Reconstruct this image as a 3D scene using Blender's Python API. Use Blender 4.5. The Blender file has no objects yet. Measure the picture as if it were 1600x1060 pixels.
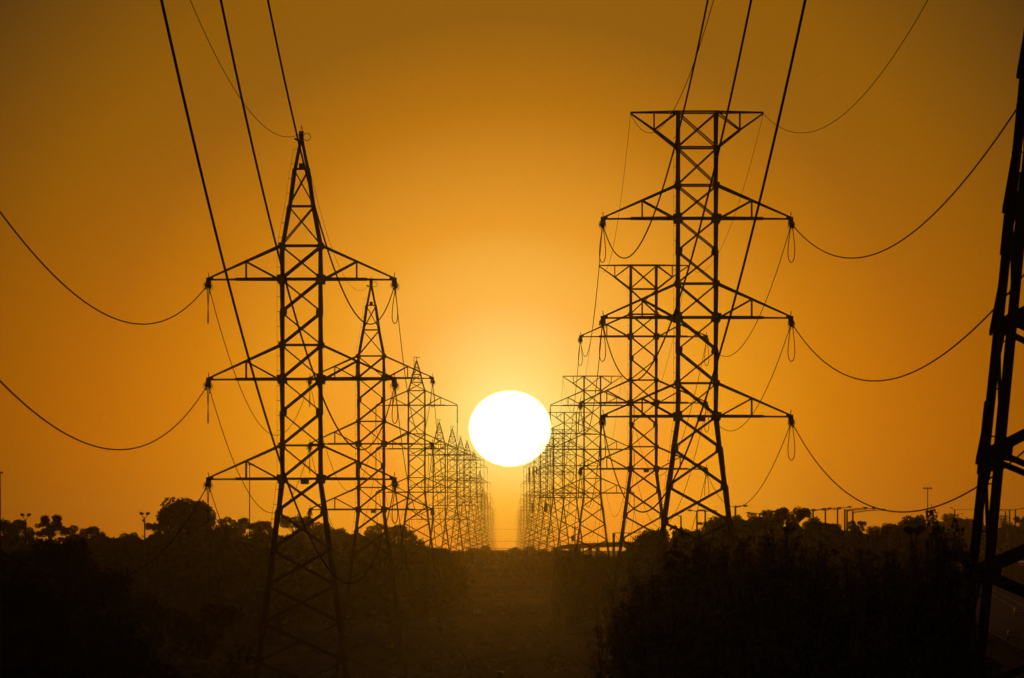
import bpy, math, random
import numpy as np
from mathutils import Vector, Matrix

# ---------------------------------------------------------------- camera, sky, sun, exposure
S = bpy.context.scene
COL = S.collection
CAM_Z = 12.0
FOC = 300.0 / 36.0 * 1600.0            # focal length in photograph pixels
HORIZON = 870.0                        # photograph row of eye level

cam_d = bpy.data.cameras.new('camera')
cam_d.lens = 300.0
cam_d.sensor_width = 36.0
cam_d.sensor_fit = 'HORIZONTAL'
cam_d.shift_y = (HORIZON - 530.0) / 1600.0
cam_d.clip_start = 1.0
cam_d.clip_end = 40000.0
cam = bpy.data.objects.new('camera', cam_d)
COL.objects.link(cam)
cam.location = (0, 0, CAM_Z)
cam.rotation_euler = (math.radians(90), 0, 0)
S.camera = cam

SUN_AZ = (797.0 - 800.0) / FOC
SUN_EL = (HORIZON - 670.0) / FOC
SUN_DIR = Vector((SUN_AZ, 1.0, SUN_EL)).normalized()

S.view_settings.view_transform = 'Standard'
S.view_settings.look = 'None'
S.view_settings.exposure = 0.0
S.view_settings.gamma = 1.0
S.view_settings.use_curve_mapping = False

SKY_STRENGTH = 0.001
world = bpy.data.worlds.new('World')
S.world = world
world.use_nodes = True
nt = world.node_tree
nt.nodes.clear()
N = nt.nodes.new
LK = nt.links.new


def mth(op, a, b=None, c=None, clamp=False):
    n = N('ShaderNodeMath'); n.operation = op; n.use_clamp = clamp
    for i, v in enumerate((a, b, c)):
        if v is None: continue
        if isinstance(v, (int, float)): n.inputs[i].default_value = v
        else: LK(v, n.inputs[i])
    return n.outputs[0]


def ramp(fac, stops, interp='LINEAR'):
    r = N('ShaderNodeValToRGB'); r.color_ramp.interpolation = interp
    e = r.color_ramp.elements
    e[0].position = stops[0][0]; e[0].color = (*stops[0][1], 1)
    e[1].position = stops[-1][0]; e[1].color = (*stops[-1][1], 1)
    for p, c in stops[1:-1]:
        k = e.new(p); k.color = (*c, 1)
    LK(fac, r.inputs[0])
    return r.outputs[0]


def srgb(r, g, b):
    f = lambda v: (v / 255 / 12.92) if v <= 10 else ((v / 255 + 0.055) / 1.055) ** 2.4
    return (f(r), f(g), f(b))


tc = N('ShaderNodeTexCoord')
sep = N('ShaderNodeSeparateXYZ'); LK(tc.outputs['Generated'], sep.inputs[0])
# angular distance from the sun, in degrees (chord length, accurate for small angles)
sub = N('ShaderNodeVectorMath'); sub.operation = 'SUBTRACT'
LK(tc.outputs['Generated'], sub.inputs[0]); sub.inputs[1].default_value = SUN_DIR
lng = N('ShaderNodeVectorMath'); lng.operation = 'LENGTH'; LK(sub.outputs[0], lng.inputs[0])
deg = mth('MULTIPLY', mth('ARCSINE', mth('MULTIPLY', lng.outputs['Value'], 0.5)), 2 * 57.29578)
# aureole: two colour series, near the horizon (deep orange) and higher up (greyer), as dust thins out
PX = 1.0 / 232.7                        # degrees per photograph pixel
RMAX = 16.0
low = [(0, (.83, 1.0, .37)), (64, (.80, .77, .173)), (120, (.81, .48, .02)), (200, (.85, .25, .0)), (320, (.90, .335, .0)),
       (500, (.722, .211, .0)), (640, (.59, .150, .0)), (780, (.41, .106, .0)), (1040, (.20, .050, .0)), (1300, (.12, .034, .002)),
       (1700, (.07, .026, .006)), (2400, (.04, .022, .01)), (3700, (.032, .023, .017))]
high = [(0, (1.2, 1.16, .57)), (64, (1.26, 1.10, .53)), (120, (1.33, 1.01, .44)), (200, (1.126, .717, .147)), (320, (.753, .309, .031)),
        (500, (.442, .1605, .0056)), (640, (.285, .1093, .0056)), (780, (.27, .100, .003)), (1040, (.099, .041, .005)), (1300, (.07, .032, .005)),
        (1700, (.045, .024, .007)), (2400, (.034, .021, .010)), (3700, (.032, .023, .017))]
fac = mth('DIVIDE', deg, RMAX, clamp=True)
cl = ramp(fac, [(min(1, p * PX / RMAX), c) for p, c in low])
ch = ramp(fac, [(min(1, p * PX / RMAX), c) for p, c in high])
elev = mth('MULTIPLY', mth('ARCSINE', sep.outputs['Z']), 57.29578)
mr = N('ShaderNodeMapRange'); mr.interpolation_type = 'SMOOTHSTEP'
LK(elev, mr.inputs['Value']); mr.inputs['From Min'].default_value = -0.1; mr.inputs['From Max'].default_value = 3.6
mixc = N('ShaderNodeMix'); mixc.data_type = 'RGBA'
LK(mr.outputs['Result'], mixc.inputs[0]); LK(cl, mixc.inputs[6]); LK(ch, mixc.inputs[7])
# away from the sunset the sky falls to a dim dusk
fade = ramp(mth('DIVIDE', deg, 90.0, clamp=True), [(0, (1, 1, 1)), (0.16, (1, 1, 1)), (0.45, (.55, .55, .6)), (1, (.3, .32, .42))])
mul = N('ShaderNodeMix'); mul.data_type = 'RGBA'; mul.blend_type = 'MULTIPLY'; mul.inputs[0].default_value = 1
LK(mixc.outputs[2], mul.inputs[6]); LK(fade, mul.inputs[7])
# solar disc, slightly flattened by refraction
ex = mth('DIVIDE', mth('SUBTRACT', sep.outputs['X'], SUN_DIR.x), 64.0 / FOC)
ez = mth('DIVIDE', mth('SUBTRACT', sep.outputs['Z'], SUN_DIR.z), 59.0 / FOC)
rr = mth('SQRT', mth('ADD', mth('MULTIPLY', ex, ex), mth('MULTIPLY', ez, ez)))
disc = N('ShaderNodeMapRange'); disc.interpolation_type = 'SMOOTHSTEP'
LK(rr, disc.inputs['Value']); disc.inputs['From Min'].default_value = 1.015; disc.inputs['From Max'].default_value = 0.955
front = mth('GREATER_THAN', sep.outputs['Y'], 0.0)
disc_f = mth('MULTIPLY', disc.outputs['Result'], front)
bg_glow = N('ShaderNodeBackground'); LK(mul.outputs[2], bg_glow.inputs[0]); bg_glow.inputs[1].default_value = 1.0
bg_disc = N('ShaderNodeBackground'); bg_disc.inputs[0].default_value = (1.0, .74, .22, 1)
LK(mth('MULTIPLY', disc_f, 16.0), bg_disc.inputs[1])
sky = N('ShaderNodeTexSky'); sky.sky_type = 'NISHITA'; sky.sun_disc = False
sky.sun_elevation = math.radians(math.degrees(SUN_EL)); sky.sun_rotation = math.radians(0.0)
sky.air_density = 1.6; sky.dust_density = 5.0; sky.ozone_density = 1.0
bg_sky = N('ShaderNodeBackground'); LK(sky.outputs[0], bg_sky.inputs[0]); bg_sky.inputs[1].default_value = SKY_STRENGTH
a1 = N('ShaderNodeAddShader'); LK(bg_glow.outputs[0], a1.inputs[0]); LK(bg_disc.outputs[0], a1.inputs[1])
a2 = N('ShaderNodeAddShader'); LK(a1.outputs[0], a2.inputs[0]); LK(bg_sky.outputs[0], a2.inputs[1])
wo = N('ShaderNodeOutputWorld'); LK(a2.outputs[0], wo.inputs[0])

sun_d = bpy.data.lights.new('sun', 'SUN')
sun_d.energy = 0.007
sun_d.color = (1.0, 0.32, 0.0)
sun_d.angle = math.radians(0.5)
sun_o = bpy.data.objects.new('sun', sun_d)
COL.objects.link(sun_o)
sun_o.rotation_euler = SUN_DIR.to_track_quat('Z', 'Y').to_euler()

HAZE_DENSITY = 6.5e-5
HAZE_G = 0.97

# ---------------------------------------------------------------- helpers


def W(x, y, d):
    """World point on the bearing of photograph pixel (x, y) at distance d metres."""
    return Vector(((x - 800.0) * d / FOC, d, CAM_Z + (HORIZON - y) * d / FOC))


GP = [(-200, 0), (1000, 0), (1500, 1.2), (1800, 3), (2150, 5), (2600, 8.3), (3050, 11.6), (3720, 13.8), (4700, 15), (6000, 16),
      (8200, 17.4), (11000, 18.6), (16000, 19)]


def ground(d):
    return float(np.interp(d, [a for a, _ in GP], [b for _, b in GP]))


def tag(o, label=None, cat=None, group=None, kind=None):
    if label: o['label'] = label
    if cat: o['category'] = cat
    if group: o['group'] = group
    if kind: o['kind'] = kind
    return o


def empty(name, loc=(0, 0, 0), parent=None):
    o = bpy.data.objects.new(name, None); COL.objects.link(o); o.location = loc
    o.empty_display_size = 0.5
    if parent: o.parent = parent
    return o


def ob(name, mesh, parent=None, loc=None, mat4=None):
    o = bpy.data.objects.new(name, mesh); COL.objects.link(o)
    if parent: o.parent = parent
    if loc is not None: o.location = loc
    if mat4 is not None: o.matrix_basis = mat4
    return o


def mesh_py(name, v, f, mat, smooth=False):
    m = bpy.data.meshes.new(name); m.from_pydata([tuple(p) for p in v], [], f)
    m.materials.append(mat)
    if smooth: m.polygons.foreach_set('use_smooth', [True] * len(m.polygons))
    m.update(); return m


def mesh_quads(name, V, mat):
    """V: (n,4,3) array of separate quads."""
    V = np.asarray(V, dtype=np.float32); n = len(V)
    m = bpy.data.meshes.new(name)
    m.vertices.add(n * 4); m.vertices.foreach_set('co', V.reshape(-1))
    m.loops.add(n * 4); m.loops.foreach_set('vertex_index', np.arange(n * 4, dtype=np.int32))
    m.polygons.add(n); m.polygons.foreach_set('loop_start', np.arange(0, n * 4, 4, dtype=np.int32))
    m.polygons.foreach_set('loop_total', np.full(n, 4, dtype=np.int32))
    m.materials.append(mat); m.update(); return m


class MB:
    def __init__(s): s.v = []; s.f = []

    def add(s, v, f):
        k = len(s.v); s.v += [Vector(p) for p in v]; s.f += [tuple(i + k for i in q) for q in f]

    def box(s, x0, x1, y0, y1, z0, z1):
        s.add([(x, y, z) for z in (z0, z1) for y in (y0, y1) for x in (x0, x1)],
              [(0, 2, 3, 1), (4, 5, 7, 6), (0, 1, 5, 4), (2, 6, 7, 3), (0, 4, 6, 2), (1, 3, 7, 5)])

    def bar(s, a, b, w, h=None, w2=None):
        """rectangular bar from a to b; w, h the cross-section."""
        h = h or w; w2 = w2 or w; a = Vector(a); b = Vector(b); d = (b - a).normalized()
        u = d.cross(Vector((0, 1, 0)))
        if u.length < 1e-3: u = Vector((1, 0, 0))
        u.normalize(); t = d.cross(u).normalized()
        P = []
        for p, ww in ((a, w), (b, w2)):
            hh = h * ww / w
            for su, st in ((-1, -1), (1, -1), (1, 1), (-1, 1)):
                P.append(p + u * su * ww / 2 + t * st * hh / 2)
        s.add(P, [(0, 3, 2, 1), (4, 5, 6, 7), (0, 1, 5, 4), (1, 2, 6, 5), (2, 3, 7, 6), (3, 0, 4, 7)])

    def tube(s, pts, r, n=6, cap=True):
        pts = [Vector(p) for p in pts]; R = r if isinstance(r, (list, tuple)) else [r] * len(pts)
        V = []; up = None
        for i, p in enumerate(pts):
            d = (pts[min(i + 1, len(pts) - 1)] - pts[max(i - 1, 0)]).normalized()
            if up is None:
                up = d.cross(Vector((0, 1, 0)))
                if up.length < .05: up = d.cross(Vector((1, 0, 0)))
            up = (up - d * up.dot(d)).normalized(); w = d.cross(up)
            for k in range(n):
                a = 2 * math.pi * k / n
                V.append(p + (up * math.cos(a) + w * math.sin(a)) * R[i])
        F = [(i * n + k, i * n + (k + 1) % n, (i + 1) * n + (k + 1) % n, (i + 1) * n + k)
             for i in range(len(pts) - 1) for k in range(n)]
        if cap:
            F.append(tuple(range(n))[::-1]); F.append(tuple((len(pts) - 1) * n + k for k in range(n)))
        s.add(V, F)

    def ring(s, c, R, r, axis='Y', n=16, m=5):
        pts = []
        for i in range(n + 1):
            a = 2 * math.pi * i / n; p = (math.cos(a) * R, math.sin(a) * R)
            pts.append(Vector(c) + (Vector((p[0], 0, p[1])) if axis == 'Y' else Vector((p[0], p[1], 0)) if axis == 'Z' else Vector((0, p[0], p[1]))))
        s.tube(pts, r, m, cap=False)

    def mesh(s, name, mat, smooth=False): return mesh_py(name, s.v, s.f, mat, smooth)


def bar_matrix(a, b, w, h):
    a = Vector(a); b = Vector(b); d = b - a; L = d.length; d.normalize()
    u = Vector((0, 1, 0)).cross(d)
    if u.length < 1e-3: u = Vector((1, 0, 0))
    u.normalize(); t = d.cross(u).normalized()
    M = Matrix((u * w, t * h, d * L)).transposed().to_4x4()
    M.translation = (a + b) / 2
    return M


# ---------------------------------------------------------------- materials


def mat(name, col, rough=.8, metal=0.0, var=.25, scale=4.0, bump=0.0, col2=None, spec=.3, coord='Object'):
    m = bpy.data.materials.new(name); m.use_nodes = True; t = m.node_tree; n = t.nodes; l = t.links
    b = n['Principled BSDF']; b.inputs['Roughness'].default_value = rough; b.inputs['Metallic'].default_value = metal
    b.inputs['Specular IOR Level'].default_value = spec
    c = n.new('ShaderNodeTexCoord'); nz = n.new('ShaderNodeTexNoise'); nz.inputs['Scale'].default_value = scale
    nz.inputs['Detail'].default_value = 5
    l.new(c.outputs[coord], nz.inputs['Vector'])
    r = n.new('ShaderNodeValToRGB'); e = r.color_ramp.elements
    e[0].position = .3; e[1].position = .7
    c2 = col2 or tuple(min(1, x * (1 + var)) for x in col)
    e[0].color = (*[x * (1 - var) for x in col], 1); e[1].color = (*c2, 1)
    l.new(nz.outputs['Fac'], r.inputs[0]); l.new(r.outputs[0], b.inputs['Base Color'])
    if bump:
        bp = n.new('ShaderNodeBump'); bp.inputs['Strength'].default_value = bump
        l.new(nz.outputs['Fac'], bp.inputs['Height']); l.new(bp.outputs[0], b.inputs['Normal'])
    return m


def emit(name, col, st):
    m = bpy.data.materials.new(name); m.use_nodes = True; b = m.node_tree.nodes['Principled BSDF']
    b.inputs['Base Color'].default_value = (*col, 1); b.inputs['Emission Color'].default_value = (*col, 1)
    b.inputs['Emission Strength'].default_value = st
    return m


M_STEEL = mat('weathered_steel', (.06, .055, .048), .85, 0, .3, 1.5, spec=.05)
M_WIRE = mat('weathered_aluminium', (.05, .046, .042), 1.0, 0, .15, 3.0, spec=0.0)
M_INS = mat('brown_porcelain', (.10, .05, .03), .3, 0, .2, 5, spec=.5)
M_BARK = mat('bark', (.045, .034, .025), .9, 0, .35, 6, .3)
M_LEAF = mat('eucalypt_foliage', (.06, .07, .03), .75, 0, .35, .6, spec=.15)
M_LEAF2 = mat('dark_foliage', (.045, .052, .022), .8, 0, .35, .8, spec=.1)
M_LEAF3 = mat('dry_foliage', (.14, .12, .065), .75, 0, .35, .7, spec=.15)
M_GRASS = mat('dry_grass', (.075, .065, .03), .95, 0, .3, .02, .2, (.12, .10, .05), .05)
M_ASPH = mat('asphalt', (.045, .045, .047), .85, 0, .2, .6, spec=.2)
M_CONC = mat('concrete', (.28, .26, .23), .9, 0, .2, .7, .1)
M_DIRT = mat('bare_earth', (.16, .12, .08), .95, 0, .25, .3, .1)
M_PAINT = mat('white_road_paint', (.7, .7, .66), .7, 0, .1, 2)
M_POLE = mat('grey_lamp_pole', (.07, .068, .065), .7, 0, .15, 2, spec=.15)
M_BLACK = mat('black_casing', (.02, .02, .02), .5, 0, .1, 3)
M_GLASS = mat('tinted_car_glass', (.02, .022, .025), .08, 0, .1, 2, spec=.8)
M_TYRE = mat('tyre_rubber', (.02, .02, .02), .9, 0, .2, 4)
M_SIGN = mat('enamel_plate', (.4, .38, .3), .5, .2, .1, 3)

# ---------------------------------------------------------------- ground
rng = np.random.RandomState(4)


def terrain():
    xs = np.concatenate([np.linspace(-4000, -420, 14), np.linspace(-400, 400, 81), np.linspace(420, 4000, 14)])
    ys = np.concatenate([np.linspace(-150, 400, 24), np.linspace(420, 3200, 140), np.linspace(3300, 11400, 50)])
    V = []; F = []
    for j, y in enumerate(ys):
        for i, x in enumerate(xs):
            z = ground(y)
            if y > 300: z += .22 * math.sin(x * .031 + y * .017) * math.sin(y * .0093 + 1.3) + .12 * math.sin(x * .083 - y * .041)
            V.append((x, y, z))
    nx = len(xs)
    for j in range(len(ys) - 1):
        for i in range(nx - 1):
            k = j * nx + i; F.append((k, k + 1, k + nx + 1, k + nx))
    return mesh_py('ground', V, F, M_GRASS, True)


def ground_material():
    m = bpy.data.materials.new('dry_grassland'); m.use_nodes = True; t = m.node_tree; n = t.nodes; l = t.links
    b = n['Principled BSDF']; b.inputs['Roughness'].default_value = .95; b.inputs['Specular IOR Level'].default_value = .05
    c = n.new('ShaderNodeTexCoord')
    big = n.new('ShaderNodeTexNoise'); big.inputs['Scale'].default_value = .012; big.inputs['Detail'].default_value = 8
    mp = n.new('ShaderNodeMapping'); mp.inputs['Scale'].default_value = (1.0, .22, 1)
    l.new(c.outputs['Object'], mp.inputs[0]); l.new(mp.outputs[0], big.inputs['Vector'])
    fine = n.new('ShaderNodeTexNoise'); fine.inputs['Scale'].default_value = .9; fine.inputs['Detail'].default_value = 6
    l.new(c.outputs['Object'], fine.inputs['Vector'])
    r = n.new('ShaderNodeValToRGB'); e = r.color_ramp.elements
    e[0].position = .36; e[0].color = (.035, .04, .018, 1); e[1].position = .66; e[1].color = (.16, .125, .06, 1)
    k = e.new(.5); k.color = (.08, .068, .032, 1)
    l.new(big.outputs['Fac'], r.inputs[0])
    r2 = n.new('ShaderNodeValToRGB'); r2.color_ramp.elements[0].color = (.6, .6, .6, 1); r2.color_ramp.elements[1].color = (1.3, 1.3, 1.25, 1)
    l.new(fine.outputs['Fac'], r2.inputs[0])
    mx = n.new('ShaderNodeMix'); mx.data_type = 'RGBA'; mx.blend_type = 'MULTIPLY'; mx.inputs[0].default_value = 1
    l.new(r.outputs[0], mx.inputs[6]); l.new(r2.outputs[0], mx.inputs[7]); l.new(mx.outputs[2], b.inputs['Base Color'])
    bp = n.new('ShaderNodeBump'); bp.inputs['Strength'].default_value = .5; bp.inputs['Distance'].default_value = .3
    l.new(fine.outputs['Fac'], bp.inputs['Height']); l.new(bp.outputs[0], b.inputs['Normal'])
    return m


M_GROUND = ground_material()
g = ob('ground', terrain()); g.data.materials[0] = M_GROUND; tag(g, kind='structure')


def strip(name, pts, width, mtl, lift=.02, kind='structure', sub=24, z=None):
    """flat ribbon following the ground through (x, y) points."""
    P = []
    for (a, b) in zip(pts[:-1], pts[1:]):
        for k in range(sub):
            t = k / sub; P.append((a[0] + (b[0] - a[0]) * t, a[1] + (b[1] - a[1]) * t))
    P.append(pts[-1]); V = []; F = []
    for i, p in enumerate(P):
        q0 = P[max(i - 1, 0)]; q1 = P[min(i + 1, len(P) - 1)]
        dx, dy = q1[0] - q0[0], q1[1] - q0[1]; L = math.hypot(dx, dy); nx, ny = -dy / L, dx / L
        zz = (ground(p[1]) if z is None else z) + lift
        V += [(p[0] + nx * width / 2, p[1] + ny * width / 2, zz), (p[0] - nx * width / 2, p[1] - ny * width / 2, zz)]
    for i in range(len(P) - 1): F.append((2 * i, 2 * i + 1, 2 * i + 3, 2 * i + 2))
    m = mesh_py(name, V, F, mtl); o = ob(name, m)
    if kind: tag(o, kind=kind)
    return o, P


strip('dirt_track', [(-200, 1560), (-40, 1610), (90, 1580)], 8, M_DIRT, .38)
strip('dirt_track', [(-130, 2060), (10, 2100), (60, 2090)], 16, M_DIRT, .38)

# ---------------------------------------------------------------- freeway on the right
ROAD = [(50, 150), (58, 500), (70, 900), (84, 1300), (107, 1900), (128, 2500)]


def road_x(y, off=0): return float(np.interp(y, [p[1] for p in ROAD], [p[0] for p in ROAD])) + off


def shift(dx): return [(x + dx, y) for x, y in ROAD]


strip('road', ROAD, 27, M_ASPH, .55)
for dx in (-12.6, -1.2, 1.2, 12.6):
    strip('road_edge_line', shift(dx), .15, M_PAINT, .555)
for dx in (-8.8, -5.0, 5.0, 8.8):
    MBl = MB()
    for k in range(60):
        y = 620 + k * 14; x = road_x(y, dx); z = ground(y) + .556
        MBl.add([(x - .08, y, z), (x + .08, y, z), (x + .14, y + 4, z), (x - .02, y + 4, z)], [(0, 1, 2, 3)])
    tag(ob('lane_marking', MBl.mesh('lane_marking', M_PAINT)), kind='structure')


def guard_rail(off, y0, y1, label, h=0):
    root = empty('guard_rail', (road_x(y0, off), y0, ground(y0)))
    a = MB(); ys = list(np.arange(y0, y1 + 1, 16.0))
    pts = [Vector((road_x(y, off) - root.location.x, y - y0, ground(y) - root.location.z + 1.15 + h)) for y in ys]
    for dz in (0, .16): a.tube([p + Vector((0, 0, dz)) for p in pts], .085, 6)
    for p, q in zip(pts[:-1], pts[1:]): a.bar(p + Vector((.05, 0, .08)), q + Vector((.05, 0, .08)), .02, .3)
    ob('rail_beam', a.mesh('rail_beam', M_WIRE, True), root)
    pm = MB(); pm.box(-.05, .05, -.06, .06, -.9, .2); pmesh = pm.mesh('rail_post', M_POLE)
    for y in np.arange(y0, y1, 16.0):
        ob('post', pmesh, root, (road_x(y, off) - root.location.x + .12, y - y0, ground(y) - root.location.z + 1.1 + h))
    return tag(root, label, 'guard rail', 'guard rails along the freeway')


guard_rail(-14.2, 760, 1560, 'low steel guard rail along the near side of the freeway at lower right')
guard_rail(0, 700, 1560, 'steel guard rail in the middle of the freeway between the carriageways')

# ---------------------------------------------------------------- lattice towers
bm = MB(); bm.box(-.5, .5, -.5, .5, -.5, .5); UNIT = bm.mesh('steel_bar', M_STEEL)
gp = MB()
gp.add([(-.42, 0, -.30), (.30, 0, -.42), (.42, 0, .30), (-.30, 0, .42), (-.42, .03, -.30), (.30, .03, -.42), (.42, .03, .30), (-.30, .03, .42)],
       [(0, 1, 2, 3), (7, 6, 5, 4), (0, 4, 5, 1), (1, 5, 6, 2), (2, 6, 7, 3), (3, 7, 4, 0)])
GUSSET = gp.mesh('gusset_plate', M_STEEL)


def disc_string(L, n, r, axis=(0, 1, 0)):
    a = MB(); ax = Vector(axis).normalized(); a.tube([(0, 0, 0), ax * L], .035, 6)
    for i in range(n):
        t = .12 + (L - .24) * i / (n - 1)
        a.tube([ax * (t - .05), ax * (t - .01), ax * (t + .05)], [.05, r, .06], 8)
    return a


_s = disc_string(1.75, 10, .13); _s.ring((0, 1.6, 0), .21, .018, 'Y'); _s.ring((0, .15, 0), .19, .015, 'Y')
TENSION_STRING = _s.mesh('strain_insulator', M_INS, True)
_s = disc_string(2.5, 13, .12, (0, 0, -1)); _s.box(-.06, .06, -.25, .25, -2.66, -2.5); _s.ring((0, 0, -2.35), .2, .018, 'Z')
SUSP_STRING = _s.mesh('hanging_insulator', M_INS, True)
_b = MB(); _b.box(-.20, .12, -.2, .2, -.24, .10); _b.bar((-.34, 0, .08), (.05, 0, .0), .14); _b.box(-.08, .08, -.45, .45, -.40, -.24); _b.bar((.05, .1, .0), (.16, .1, -.42), .07); _b.bar((-.1, -.1, .0), (-.17, -.1, -.36), .06); _b.bar((-.05, 0, .1), (-.02, 0, .42), .05)
TIP = _b.mesh('arm_tip_bracket', M_STEEL)


def jumper_mesh(A):
    a = MB(); pts = []
    for i in range(25):
        t = i / 24; pts.append((A * math.sin(2 * math.pi * t), -1.85 + 3.7 * t, -.45 - 2.35 * (1 - abs(2 * t - 1) ** 2.0)))
    a.tube(pts, .028, 5); return a.mesh('jumper_loop', M_WIRE, True)


JUMP_WIDE, JUMP_THIN = jumper_mesh(.19), jumper_mesh(.05)

BODY = 1.31                            # half width of the tower body
SLOPE = .134                           # leg taper below the waist
ARM_H = [0.0, 6.40, 12.82]             # crossarm levels above the waist
TIE_H = [2.14, 8.59, 14.96]
NODES_UP = [0, 2.14, 4.27, 6.40, 8.59, 10.70, 12.82, 14.96]


def leg_mesh(prof, sx, sy, w, name='leg'):
    """L-section along a polyline prof [(half width, z)] in corner (sx, sy)."""
    a = MB(); t = .03
    for (h0, z0), (h1, z1) in zip(prof[:-1], prof[1:]):
        ww = w if z1 > z0 else w
        for plate in (0, 1):
            P = []
            for h, z in ((h0, z0), (h1, z1)):
                X, Y = sx * h, sy * h
                if plate == 0: q = [(X, Y), (X - sx * ww, Y), (X - sx * ww, Y - sy * t), (X, Y - sy * t)]
                else: q = [(X - sx * t * 0, Y - sy * (t + .002)), (X - sx * t, Y - sy * (t + .002)), (X - sx * t, Y - sy * ww), (X, Y - sy * ww)]
                P += [(x, y, z) for x, y in q]
            a.add(P, [(0, 1, 2, 3), (4, 7, 6, 5), (0, 4, 5, 1), (1, 5, 6, 2), (2, 6, 7, 3), (3, 7, 4, 0)])
    return a


LEGC = {}
CHORD = {}


def arm_chords(half, tie, tee=False):
    """one crossarm on the +x side, origin on the tower axis at chord level."""
    a = MB(); tip = half
    for sy in (-1, 1):
        yb = sy * BODY * .98; yt = sy * .12; m = .52
        if not tee:
            mid = (BODY + (tip - BODY) * .62, yb + (yt - yb) * .62)
            a.bar((BODY, yb, 0), (mid[0], mid[1], -.01), .17, .10)
            a.bar((mid[0] - .5, mid[1] + (yb - yt) * .06, -.02), (tip, yt, -.04), .10, .10)
            a.bar((BODY, yb, tie), (tip, yt, .04), .135, .09, .10)
        else:
            a.bar((BODY, yb, 0), (tip, yt, -.02), .10, .09)
            a.bar((BODY, yb, -tie), (2.78, yb * .55, -tie * .50), .15, .09)
            a.bar((2.78, yb * .55, -tie * .50), (tip, yt, -.08), .10, .09)
    n = 5
    for i in range(n):                  # plan bracing between the two bottom chords
        t0 = i / n; t1 = (i + 1) / n; x0 = BODY + (tip - BODY) * t0; x1 = BODY + (tip - BODY) * t1
        y0 = BODY * (1 - t0) * .98 + .1 * t0; y1 = BODY * (1 - t1) * .98 + .1 * t1; s = 1 if i % 2 else -1
        a.bar((x0, s * y0, -.03), (x1, -s * y1, -.03), .06, .05)
    return a


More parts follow.
